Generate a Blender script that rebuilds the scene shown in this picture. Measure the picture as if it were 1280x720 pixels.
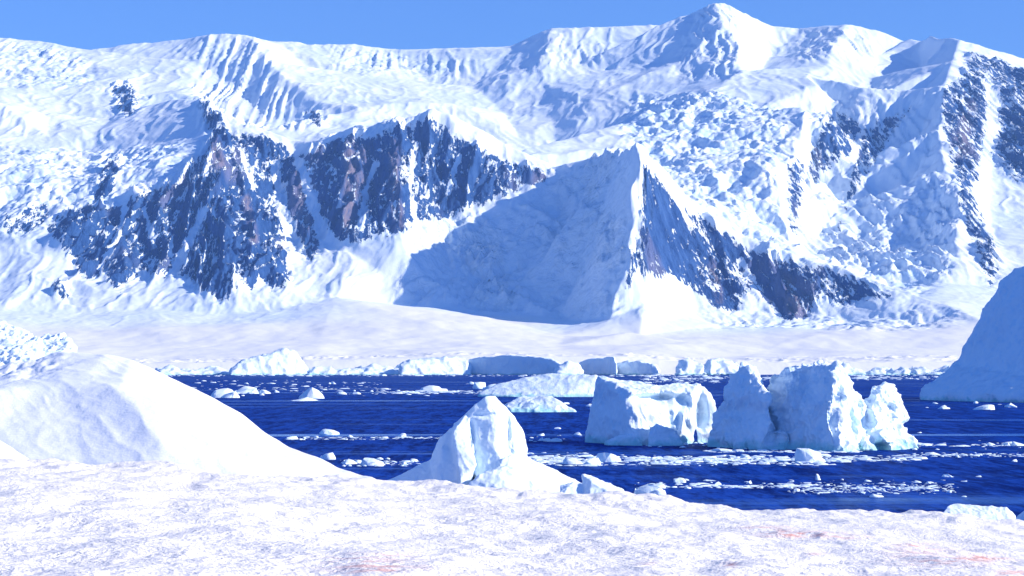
import bpy, bmesh, math, random
import numpy as np
from mathutils import Vector
from mathutils.geometry import delaunay_2d_cdt

for o in list(bpy.data.objects): bpy.data.objects.remove(o)
scene = bpy.context.scene
C = scene.collection
random.seed(7)

# ------------------------------------------------------------------ camera
F = 2389.0          # focal length in pixels of the 1280 px wide photograph
HZ = 460.0          # sea horizon row
CAMZ = 12.0         # eye height above the sea
cd = bpy.data.cameras.new('camera'); cam = bpy.data.objects.new('camera', cd); C.objects.link(cam)
cam.location = (0, 0, CAMZ); cam.rotation_euler = (math.radians(90), 0, 0)
cd.sensor_width = 36; cd.lens = 36 * F / 1280; cd.shift_y = (HZ - 360) / 1280
cd.clip_start = 0.5; cd.clip_end = 60000
scene.camera = cam

# ------------------------------------------------------------------ sky and sun
SUN_EL = math.radians(25); SUN_AZ = math.radians(-11)     # azimuth from +X (right), negative = camera side
w = bpy.data.worlds.new('World'); scene.world = w; w.use_nodes = True
nt = w.node_tree; bg = nt.nodes['Background']
sky = nt.nodes.new('ShaderNodeTexSky'); sky.sky_type = 'NISHITA'; sky.sun_disc = False
sky.sun_elevation = SUN_EL; sky.sun_rotation = math.radians(90) - SUN_AZ
sky.altitude = 0; sky.air_density = 1.0; sky.dust_density = 0.0; sky.ozone_density = 6.0
tint = nt.nodes.new('ShaderNodeMixRGB'); tint.blend_type = 'MULTIPLY'; tint.inputs[0].default_value = 1
tint.inputs[2].default_value = (0.62, 0.81, 1.24, 1)
nt.links.new(sky.outputs[0], tint.inputs[1]); nt.links.new(tint.outputs[0], bg.inputs[0])
bg.inputs[1].default_value = 0.094
sd = bpy.data.lights.new('sun', 'SUN'); sd.energy = 5.0; sd.angle = math.radians(0.5); sd.color = (1.0, 0.87, 0.70)
sun = bpy.data.objects.new('sun', sd); C.objects.link(sun)
to_sun = Vector((math.cos(SUN_EL) * math.cos(SUN_AZ), math.cos(SUN_EL) * math.sin(SUN_AZ), math.sin(SUN_EL)))
sun.rotation_euler = to_sun.to_track_quat('Z', 'Y').to_euler(); sun.location = (300, -50, 200)
scene.view_settings.view_transform = 'Standard'; scene.view_settings.look = 'None'
scene.view_settings.gamma = 1; scene.view_settings.exposure = 0.84
scene.render.engine = 'CYCLES'
scene.cycles.max_bounces = 4; scene.cycles.diffuse_bounces = 3

# ------------------------------------------------------------------ helpers
def P(px, py, Y): return Vector(((px - 640) / F * Y, Y, CAMZ + (HZ - py) / F * Y))
def seaY(py): return CAMZ * F / (py - HZ)

_rng = np.random.RandomState(3)
_perm = _rng.permutation(4096).astype(np.int64)
_grad = _rng.normal(size=(4096, 3)); _grad /= np.linalg.norm(_grad, axis=1)[:, None]
def perlin(x, y, z):
    x, y, z = np.broadcast_arrays(x, y, z)
    xi = np.floor(x).astype(np.int64); yi = np.floor(y).astype(np.int64); zi = np.floor(z).astype(np.int64)
    xf, yf, zf = x - xi, y - yi, z - zi
    u, v, ww = [t * t * t * (t * (t * 6 - 15) + 10) for t in (xf, yf, zf)]
    r = 0
    for dx in (0, 1):
        a = _perm[(xi + dx) & 4095]
        for dy in (0, 1):
            b = _perm[(a + yi + dy) & 4095]
            for dz in (0, 1):
                g = _grad[_perm[(b + zi + dz) & 4095]]
                d = g[..., 0] * (xf - dx) + g[..., 1] * (yf - dy) + g[..., 2] * (zf - dz)
                r = r + d * (u if dx else 1 - u) * (v if dy else 1 - v) * (ww if dz else 1 - ww)
    return r * 1.5
def fbm(x, y, z, octv=5, gain=0.5):
    s = 0; a = 1.0
    for i in range(octv):
        k = 2.03 ** i
        s = s + a * perlin(x * k + 17.3 * i, y * k + 5.1 * i, z * k + 9.7 * i); a *= gain
    return s
def ridged(x, y, z, octv=4, gain=0.5):
    s = 0; a = 1.0; prev = 1.0
    for i in range(octv):
        k = 2.03 ** i
        n = 1 - np.abs(perlin(x * k + 31 * i, y * k + 7 * i, z * k + 3 * i)) * 2
        n = n * np.abs(n)
        s = s + a * n * prev; prev = np.clip(n, 0, 1) * 0.6 + 0.4; a *= gain
    return s
def blur(a, s0, s1=None):
    s1 = s0 if s1 is None else s1
    for ax, s in ((0, s0), (1, s1)):
        if s <= 0: continue
        r = max(1, int(s * 2.5)); k = np.exp(-0.5 * (np.arange(-r, r + 1) / s) ** 2); k /= k.sum()
        pad = [(0, 0), (0, 0)]; pad[ax] = (r, r)
        b = np.pad(a, pad, mode='edge'); out = 0
        n = a.shape[ax]
        for i, kv in enumerate(k):
            out = out + kv * (b[i:i + n, :] if ax == 0 else b[:, i:i + n])
        a = out
    return a
def inpoly(X, Yv, poly):
    res = np.zeros(X.shape, bool); n = len(poly)
    for i in range(n):
        x1, y1 = poly[i]; x2, y2 = poly[(i + 1) % n]
        if y1 == y2: continue
        c = ((y1 > Yv) != (y2 > Yv)) & (X < (x2 - x1) * (Yv - y1) / (y2 - y1) + x1)
        res ^= c
    return res
def segdist(X, Yv, pts):
    d = np.full(X.shape, 1e9)
    for (x1, y1), (x2, y2) in zip(pts[:-1], pts[1:]):
        vx, vy = x2 - x1, y2 - y1
        t = np.clip(((X - x1) * vx + (Yv - y1) * vy) / (vx * vx + vy * vy + 1e-9), 0, 1)
        d = np.minimum(d, np.hypot(X - x1 - t * vx, Yv - y1 - t * vy))
    return d
def interp_surface(lines, gx, gy, ys):
    """piecewise linear surface through control polylines [(u, v, z)...] sampled on the grid gx (cols) x gy (rows)"""
    pts, zs, ed = [], [], []
    for ln in lines:
        prev = None
        for (a, b, z) in ln:
            pts.append(Vector((a, b * ys))); zs.append(z)
            if prev is not None: ed.append((prev, len(pts) - 1))
            prev = len(pts) - 1
    V, E, T, ov, oe, of = delaunay_2d_cdt(pts, ed, [], 0, 1e-5)
    Z = []
    for i, v in enumerate(V):
        if ov[i]: Z.append(zs[ov[i][0]])
        else:
            best = None
            for (a, b) in ed:
                pa, pb = pts[a], pts[b]; dd = pb - pa
                t = max(0, min(1, (v - pa).dot(dd) / max(dd.length_squared, 1e-9)))
                q = (pa + dd * t - v).length
                if best is None or q < best[0]: best = (q, zs[a] + (zs[b] - zs[a]) * t)
            Z.append(best[1])
    out = np.full((len(gy), len(gx)), np.nan)
    gys = gy * ys
    for t in T:
        for k in range(1, len(t) - 1):
            a, b, c = V[t[0]], V[t[k]], V[t[k + 1]]; za, zb, zc = Z[t[0]], Z[t[k]], Z[t[k + 1]]
            i0 = np.searchsorted(gx, min(a.x, b.x, c.x) - 1e-6); i1 = np.searchsorted(gx, max(a.x, b.x, c.x) + 1e-6)
            j0 = np.searchsorted(gys, min(a.y, b.y, c.y) - 1e-6); j1 = np.searchsorted(gys, max(a.y, b.y, c.y) + 1e-6)
            if i1 <= i0 or j1 <= j0: continue
            X, Y = np.meshgrid(gx[i0:i1], gys[j0:j1])
            det = (b.y - c.y) * (a.x - c.x) + (c.x - b.x) * (a.y - c.y)
            if abs(det) < 1e-9: continue
            l1 = ((b.y - c.y) * (X - c.x) + (c.x - b.x) * (Y - c.y)) / det
            l2 = ((c.y - a.y) * (X - c.x) + (a.x - c.x) * (Y - c.y)) / det
            l3 = 1 - l1 - l2
            m = (l1 > -1e-6) & (l2 > -1e-6) & (l3 > -1e-6)
            sub = out[j0:j1, i0:i1]; sub[m] = (l1 * za + l2 * zb + l3 * zc)[m]
    bad = np.isnan(out)
    if bad.any():
        for j in range(out.shape[0]):
            r = out[j]; g = ~np.isnan(r)
            if g.any(): out[j] = np.interp(np.arange(len(r)), np.where(g)[0], r[g])
        out[np.isnan(out)] = np.nanmin(out)
    return out
def mesh_np(name, verts, quads, mats, attrs=None, smooth=True):
    me = bpy.data.meshes.new(name)
    n = len(verts); q = len(quads); k = quads.shape[1]
    me.vertices.add(n); me.vertices.foreach_set('co', np.ascontiguousarray(verts, dtype=np.float32).ravel())
    me.loops.add(q * k); me.loops.foreach_set('vertex_index', np.ascontiguousarray(quads, dtype=np.int32).ravel())
    me.polygons.add(q); me.polygons.foreach_set('loop_start', np.arange(0, q * k, k, dtype=np.int32))
    me.polygons.foreach_set('loop_total', np.full(q, k, dtype=np.int32))
    me.update(calc_edges=True)
    me.polygons.foreach_set('use_smooth', np.full(q, smooth, dtype=bool))
    for m in mats: me.materials.append(m)
    for an, av in (attrs or {}).items():
        at = me.attributes.new(an, 'FLOAT', 'POINT'); at.data.foreach_set('value', np.ascontiguousarray(av, dtype=np.float32).ravel())
    return me
def link(name, me, parent=None):
    o = bpy.data.objects.new(name, me); C.objects.link(o)
    if parent: o.parent = parent
    return o
def tag(o, label=None, cat=None, group=None, kind=None):
    if label: o['label'] = label
    if cat: o['category'] = cat
    if group: o['group'] = group
    if kind: o['kind'] = kind
    return o
def gridquads(nr, nc, mask=None):
    idx = np.arange(nr * nc).reshape(nr, nc)
    q = np.stack([idx[:-1, :-1], idx[:-1, 1:], idx[1:, 1:], idx[1:, :-1]], -1)
    if mask is not None: q = q[mask]
    return q.reshape(-1, 4)
def compact(verts, quads, attrs):
    u, inv = np.unique(quads.ravel(), return_inverse=True)
    return verts[u], inv.reshape(quads.shape), {k: v.ravel()[u] for k, v in attrs.items()}

# ------------------------------------------------------------------ materials
class NB:
    def __init__(s, name):
        s.m = bpy.data.materials.new(name); s.m.use_nodes = True; s.t = s.m.node_tree
        s.b = s.t.nodes['Principled BSDF']; s.out = s.t.nodes['Material Output']
    def n(s, typ, **kw):
        nd = s.t.nodes.new(typ)
        for k, v in kw.items(): setattr(nd, k, v)
        return nd
    def l(s, a, b): s.t.links.new(a, b)
    def val(s, x, sock):
        if hasattr(x, 'is_output'): s.l(x, sock)
        else: sock.default_value = x
    def math(s, op, a, b=0.0, c=None, clamp=False):
        nd = s.n('ShaderNodeMath', operation=op, use_clamp=clamp); s.val(a, nd.inputs[0]); s.val(b, nd.inputs[1])
        if c is not None: s.val(c, nd.inputs[2])
        return nd.outputs[0]
    def mix(s, f, a, b):
        nd = s.n('ShaderNodeMix', data_type='RGBA'); s.val(f, nd.inputs[0]); s.val(a, nd.inputs[6]); s.val(b, nd.inputs[7]); return nd.outputs[2]
    def ramp(s, f, lo, hi):
        nd = s.n('ShaderNodeMapRange', interpolation_type='SMOOTHSTEP'); s.val(f, nd.inputs[0]); nd.inputs[1].default_value = lo; nd.inputs[2].default_value = hi
        return nd.outputs[0]
    def noise(s, scale, vec, detail=5, rough=0.55, dist=0.0):
        nd = s.n('ShaderNodeTexNoise'); nd.inputs['Scale'].default_value = scale; nd.inputs['Detail'].default_value = detail
        nd.inputs['Roughness'].default_value = rough; nd.inputs['Distortion'].default_value = dist; s.l(vec, nd.inputs['Vector']); return nd.outputs['Fac']
    def mapping(s, vec, scale=(1, 1, 1), rot=(0, 0, 0)):
        nd = s.n('ShaderNodeMapping'); nd.inputs['Scale'].default_value = scale; nd.inputs['Rotation'].default_value = rot; s.l(vec, nd.inputs[0]); return nd.outputs[0]
    def pos(s): return s.n('ShaderNodeNewGeometry').outputs['Position']
    def attr(s, name): return s.n('ShaderNodeAttribute', attribute_name=name).outputs['Fac']
    def bump(s, h, dist, strength=1.0, normal=None):
        nd = s.n('ShaderNodeBump'); nd.inputs['Distance'].default_value = dist; nd.inputs['Strength'].default_value = strength; s.l(h, nd.inputs['Height'])
        if normal is not None: s.l(normal, nd.inputs['Normal'])
        return nd.outputs[0]

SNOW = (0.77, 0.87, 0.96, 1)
def mat_mountain():
    b = NB('mountain_snow_and_rock'); p = b.pos(); r = b.attr('rock'); sr = b.attr('serac'); ln = b.attr('lean')
    # streaked, broken boundary of rock and snow: long down the slope, narrow across it
    sep = b.n('ShaderNodeSeparateXYZ'); b.l(p, sep.inputs[0])
    sh = b.math('MULTIPLY_ADD', b.math('MULTIPLY', sep.outputs[2], ln), 1.0, sep.outputs[0])
    cmb = b.n('ShaderNodeCombineXYZ'); b.l(sh, cmb.inputs[0]); b.l(sep.outputs[1], cmb.inputs[1]); b.l(sep.outputs[2], cmb.inputs[2])
    v1 = b.mapping(cmb.outputs[0], (1 / 20, 1 / 140, 1 / 110)); n1 = b.noise(1.0, v1, 6, 0.68, 0.5)
    v2 = b.mapping(cmb.outputs[0], (1 / 75, 1 / 200, 1 / 110)); n2 = b.noise(1.0, v2, 3, 0.55, 0.8)
    n = b.math('ADD', b.math('MULTIPLY', n1, 0.62), b.math('MULTIPLY', n2, 0.38))
    n3 = b.noise(1.0, b.mapping(cmb.outputs[0], (1 / 13, 1 / 50, 1 / 24)), 5, 0.72, 0.3)
    nz = b.n('ShaderNodeSeparateXYZ'); b.l(b.n('ShaderNodeNewGeometry').outputs['Normal'], nz.inputs[0])
    t = b.math('ADD', b.math('MULTIPLY', b.math('SUBTRACT', n, 0.5), 3.4), r)
    t = b.math('ADD', t, b.math('MULTIPLY', b.math('SUBTRACT', n3, 0.5), 3.0))
    t = b.math('ADD', t, b.math('MULTIPLY', b.math('SUBTRACT', 0.62, nz.outputs[2]), b.math('MULTIPLY', r, 1.1)))
    t = b.math('MULTIPLY', t, b.ramp(r, 0.03, 0.3))
    mask = b.ramp(t, 0.47, 0.55)
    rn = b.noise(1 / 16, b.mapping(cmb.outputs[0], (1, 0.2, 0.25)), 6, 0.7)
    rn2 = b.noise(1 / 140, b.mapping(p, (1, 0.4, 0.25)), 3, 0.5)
    rc = b.mix(b.ramp(rn, 0.3, 0.7), (0.004, 0.045, 0.20, 1), (0.04, 0.115, 0.34, 1))  # grey rock: blue of skylight and haze put into its base colour
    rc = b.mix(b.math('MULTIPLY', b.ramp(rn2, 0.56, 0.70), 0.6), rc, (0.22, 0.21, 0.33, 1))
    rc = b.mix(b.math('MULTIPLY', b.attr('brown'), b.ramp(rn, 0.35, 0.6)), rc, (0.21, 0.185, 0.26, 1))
    sn = b.noise(1 / 260, p, 3, 0.5)
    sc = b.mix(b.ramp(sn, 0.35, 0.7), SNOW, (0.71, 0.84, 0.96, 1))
    sc = b.mix(b.attr('apron'), sc, (0.84, 0.87, 0.865, 1))
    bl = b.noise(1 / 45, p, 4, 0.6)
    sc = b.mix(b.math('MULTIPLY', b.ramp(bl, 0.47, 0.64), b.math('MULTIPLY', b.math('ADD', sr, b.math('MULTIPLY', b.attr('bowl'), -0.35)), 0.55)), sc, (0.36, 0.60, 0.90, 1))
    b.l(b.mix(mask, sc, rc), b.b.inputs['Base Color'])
    b.b.inputs['Roughness'].default_value = 0.75; b.b.inputs['Specular IOR Level'].default_value = 0.15
    # relief: crags where rock, ripples and crevasses where snow
    hr = b.noise(1 / 26, b.mapping(p, (1, 0.5, 0.5)), 6, 0.7)
    hs = b.noise(1 / 60, b.mapping(p, (1, 0.8, 1)), 6, 0.55)
    vo = b.n('ShaderNodeTexVoronoi', feature='F1'); vo.inputs['Scale'].default_value = 1 / 24; b.l(b.mapping(p, (1, 0.8, 1)), vo.inputs['Vector'])
    h = b.math('ADD', b.math('MULTIPLY', b.math('MULTIPLY', hr, 20), mask), b.math('MULTIPLY', hs, 3.2))
    h = b.math('ADD', h, b.math('MULTIPLY', b.math('MULTIPLY', vo.outputs['Distance'], sr), -7))
    h = b.math('ADD', h, b.math('MULTIPLY', mask, -3)); h = b.math('ADD', h, b.math('MULTIPLY', b.math('MULTIPLY', b.noise(1 / 38, p, 6, 0.6, 0.8), b.attr('bowl')), 22))
    b.l(b.bump(h, 1.0, 0.9), b.b.inputs['Normal'])
    return b.m
def mat_ice(name, scale=1.0, wet=1.0, blue=0.5, bump=0.12, teal=0.7):
    b = NB(name); p = b.pos()
    n = b.noise(0.35 / scale, p, 5, 0.6); n2 = b.noise(1.6 / scale, b.mapping(p, (1, 1, 0.5)), 5, 0.6)
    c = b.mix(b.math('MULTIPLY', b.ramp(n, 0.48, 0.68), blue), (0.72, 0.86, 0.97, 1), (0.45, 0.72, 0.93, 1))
    sep = b.n('ShaderNodeSeparateXYZ'); b.l(p, sep.inputs[0])
    zz = b.math('ADD', sep.outputs[2], b.math('MULTIPLY', b.math('SUBTRACT', n, 0.5), -5.0 * wet))
    low = b.n('ShaderNodeMapRange'); b.l(zz, low.inputs[0]); low.inputs[1].default_value = 0.15 * wet; low.inputs[2].default_value = 1.5 * wet; low.inputs[3].default_value = 1; low.inputs[4].default_value = 0
    c = b.mix(b.math('MULTIPLY', low.outputs[0], teal), c, (0.20, 0.60, 0.62, 1))
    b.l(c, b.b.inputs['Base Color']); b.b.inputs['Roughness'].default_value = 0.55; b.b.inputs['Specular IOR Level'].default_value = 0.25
    h = b.math('ADD', b.math('MULTIPLY', n2, 1.0), b.math('MULTIPLY', b.noise(7 / scale, p, 4, 0.6), 0.25))
    b.l(b.bump(h, bump * 2 * scale, 0.7), b.b.inputs['Normal'])
    return b.m
def mat_dune():
    b = NB('smooth_wind_packed_snow'); p = b.pos()
    n = b.noise(0.12, p, 3, 0.5)
    c = b.mix(b.math('MULTIPLY', b.ramp(n, 0.45, 0.7), 0.4), (0.80, 0.87, 0.94, 1), (0.74, 0.84, 0.94, 1))
    b.l(c, b.b.inputs['Base Color']); b.b.inputs['Roughness'].default_value = 0.6; b.b.inputs['Specular IOR Level'].default_value = 0.2
    h = b.math('ADD', b.noise(0.7, b.mapping(p, (1, 1, 2)), 5, 0.6), b.math('MULTIPLY', b.noise(5, b.mapping(p, (1, 1, 1.5)), 4, 0.6), 0.2))
    b.l(b.bump(h, 0.12, 0.8), b.b.inputs['Normal'])
    return b.m
def mat_fore():
    b = NB('old_snow_with_algae'); p = b.pos(); al = b.attr('algae')
    n = b.noise(3.6, p, 6, 0.68); n2 = b.noise(3.2, p, 5, 0.65); n3 = b.noise(0.35, p, 3, 0.5)
    c = b.mix(b.math('MULTIPLY', b.ramp(n, 0.45, 0.68), 0.5), (0.87, 0.88, 0.87, 1), (0.66, 0.69, 0.76, 1))
    c = b.mix(b.math('MULTIPLY', b.ramp(n3, 0.5, 0.72), 0.14), c, (0.84, 0.78, 0.76, 1))
    c = b.mix(b.math('MULTIPLY', b.math('MULTIPLY', al, b.ramp(n2, 0.40, 0.62)), 0.85), c, (0.68, 0.27, 0.22, 1))
    d = b.ramp(b.noise(5.0, p, 3, 0.5), 0.68, 0.78)
    c = b.mix(b.math('MULTIPLY', d, 0.2), c, (0.42, 0.38, 0.34, 1))
    b.l(c, b.b.inputs['Base Color']); b.b.inputs['Roughness'].default_value = 0.65; b.b.inputs['Specular IOR Level'].default_value = 0.2
    h = b.math('ADD', b.noise(4.0, p, 5, 0.6), b.math('MULTIPLY', b.noise(16, p, 4, 0.65), 0.3))
    b.l(b.bump(h, 0.1, 0.85), b.b.inputs['Normal'])
    return b.m
def mat_water():
    b = NB('sea_water'); p = b.pos()
    band = b.noise(1.0, b.mapping(p, (1 / 260, 1 / 22, 1)), 4, 0.6, 0.4)
    calm = b.ramp(band, 0.54, 0.68)
    band2 = b.noise(1.0, b.mapping(p, (1 / 500, 1 / 90, 1)), 3, 0.5, 0.3)
    calm = b.math('MULTIPLY', calm, b.ramp(band2, 0.42, 0.58))
    rp = b.noise(1.0, b.mapping(p, (0.9, 0.16, 1)), 4, 0.7); rq = b.noise(1.0, b.mapping(p, (0.25, 0.03, 1)), 4, 0.65)
    rr = b.math('ADD', b.math('MULTIPLY', rp, .5), b.math('MULTIPLY', rq, .5))
    c = b.mix(b.ramp(rr, 0.38, 0.62), (0.0005, 0.009, 0.115, 1), (0.008, 0.055, 0.37, 1))
    c = b.mix(b.math('MULTIPLY', calm, .8), c, (0.03, 0.12, 0.46, 1))  # pale reflection in the calm bands painted into the water colour
    b.l(c, b.b.inputs['Base Color']); b.b.inputs['Roughness'].default_value = 1; b.b.inputs['Specular IOR Level'].default_value = 0; b.b.inputs['IOR'].default_value = 1.0
    gl = b.n('ShaderNodeBsdfGlossy'); gl.inputs['Color'].default_value = (0.55, 0.78, 1, 1); b.l(b.math('MULTIPLY_ADD', calm, -0.1, 0.2), gl.inputs['Roughness'])
    mx = b.n('ShaderNodeMixShader'); b.l(b.math('MULTIPLY_ADD', calm, 0.5, 0.05), mx.inputs[0]); b.l(b.b.outputs[0], mx.inputs[1]); b.l(gl.outputs[0], mx.inputs[2]); b.l(mx.outputs[0], b.out.inputs['Surface'])
    w1 = b.noise(0.55, b.mapping(p, (0.6, 1, 1)), 5, 0.65); w2 = b.noise(0.12, b.mapping(p, (0.5, 1, 1)), 3, 0.5)
    h = b.math('ADD', b.math('MULTIPLY', w1, 0.9), b.math('MULTIPLY', w2, 1.6))
    nd = b.n('ShaderNodeBump'); nd.inputs['Distance'].default_value = 1.0; b.l(h, nd.inputs['Height'])
    b.l(b.math('MULTIPLY_ADD', calm, -0.5, 0.75), nd.inputs['Strength'])
    b.l(nd.outputs[0], b.b.inputs['Normal']); b.l(nd.outputs[0], gl.inputs['Normal'])
    return b.m
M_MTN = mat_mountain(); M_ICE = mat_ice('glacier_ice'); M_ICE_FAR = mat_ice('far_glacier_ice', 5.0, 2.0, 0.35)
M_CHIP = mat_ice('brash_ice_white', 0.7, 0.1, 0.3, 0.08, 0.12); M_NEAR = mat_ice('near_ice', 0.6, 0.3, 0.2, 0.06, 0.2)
M_DUNE = mat_dune(); M_FORE = mat_fore(); M_SEA = mat_water()

# ------------------------------------------------------------------ sea
bm = bmesh.new()
vs = [bm.verts.new(v) for v in ((-9000, -300, 0), (9000, -300, 0), (9000, 9000, 0), (-9000, 9000, 0))]
bm.faces.new(vs); me = bpy.data.meshes.new('sea'); bm.to_mesh(me); me.materials.append(M_SEA)
tag(link('sea', me), 'dark blue rippled sea with drifting ice', kind='structure')

# ------------------------------------------------------------------ mountains
def Z(py, Y): return CAMZ + (HZ - py) / F * Y
sky_line = [(-320, 60, 9000), (-120, 40, 9000), (0, 46, 9000), (33, 50, 9000), (60, 60, 9000), (105, 63, 9000), (160, 57, 9000), (200, 52, 8950), (250, 49, 8900), (262, 43, 8850),
            (300, 41, 8800), (312, 44, 8800), (322, 51, 8850), (350, 54, 8900), (375, 52, 9000), (390, 56, 9000), (425, 56, 9000), (450, 57, 9000), (485, 63, 9000), (505, 63, 9100),
            (545, 73, 9150), (565, 74, 9150), (600, 68, 9050), (640, 57, 8900), (670, 42, 8800), (690, 34, 8750), (705, 36, 8800), (722, 46, 8900), (745, 49, 8950), (765, 50, 9000),
            (800, 44, 8900), (825, 38, 8800), (848, 30, 8700), (872, 14, 8600), (885, 6, 8500), (895, 3, 8500), (908, 4, 8500), (925, 12, 8500), (945, 23, 8500), (970, 32, 8500),
            (1000, 33, 8500), (1040, 31, 8400), (1057, 30, 8350), (1080, 33, 8400), (1105, 39, 8400), (1130, 50, 8400), (1140, 46, 8300), (1150, 49, 8200), (1170, 50, 8000), (1185, 47, 7800),
            (1200, 49, 7700), (1230, 62, 7700), (1260, 70, 7700), (1285, 76, 7750), (1400, 100, 7900), (1600, 120, 8000)]
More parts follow.
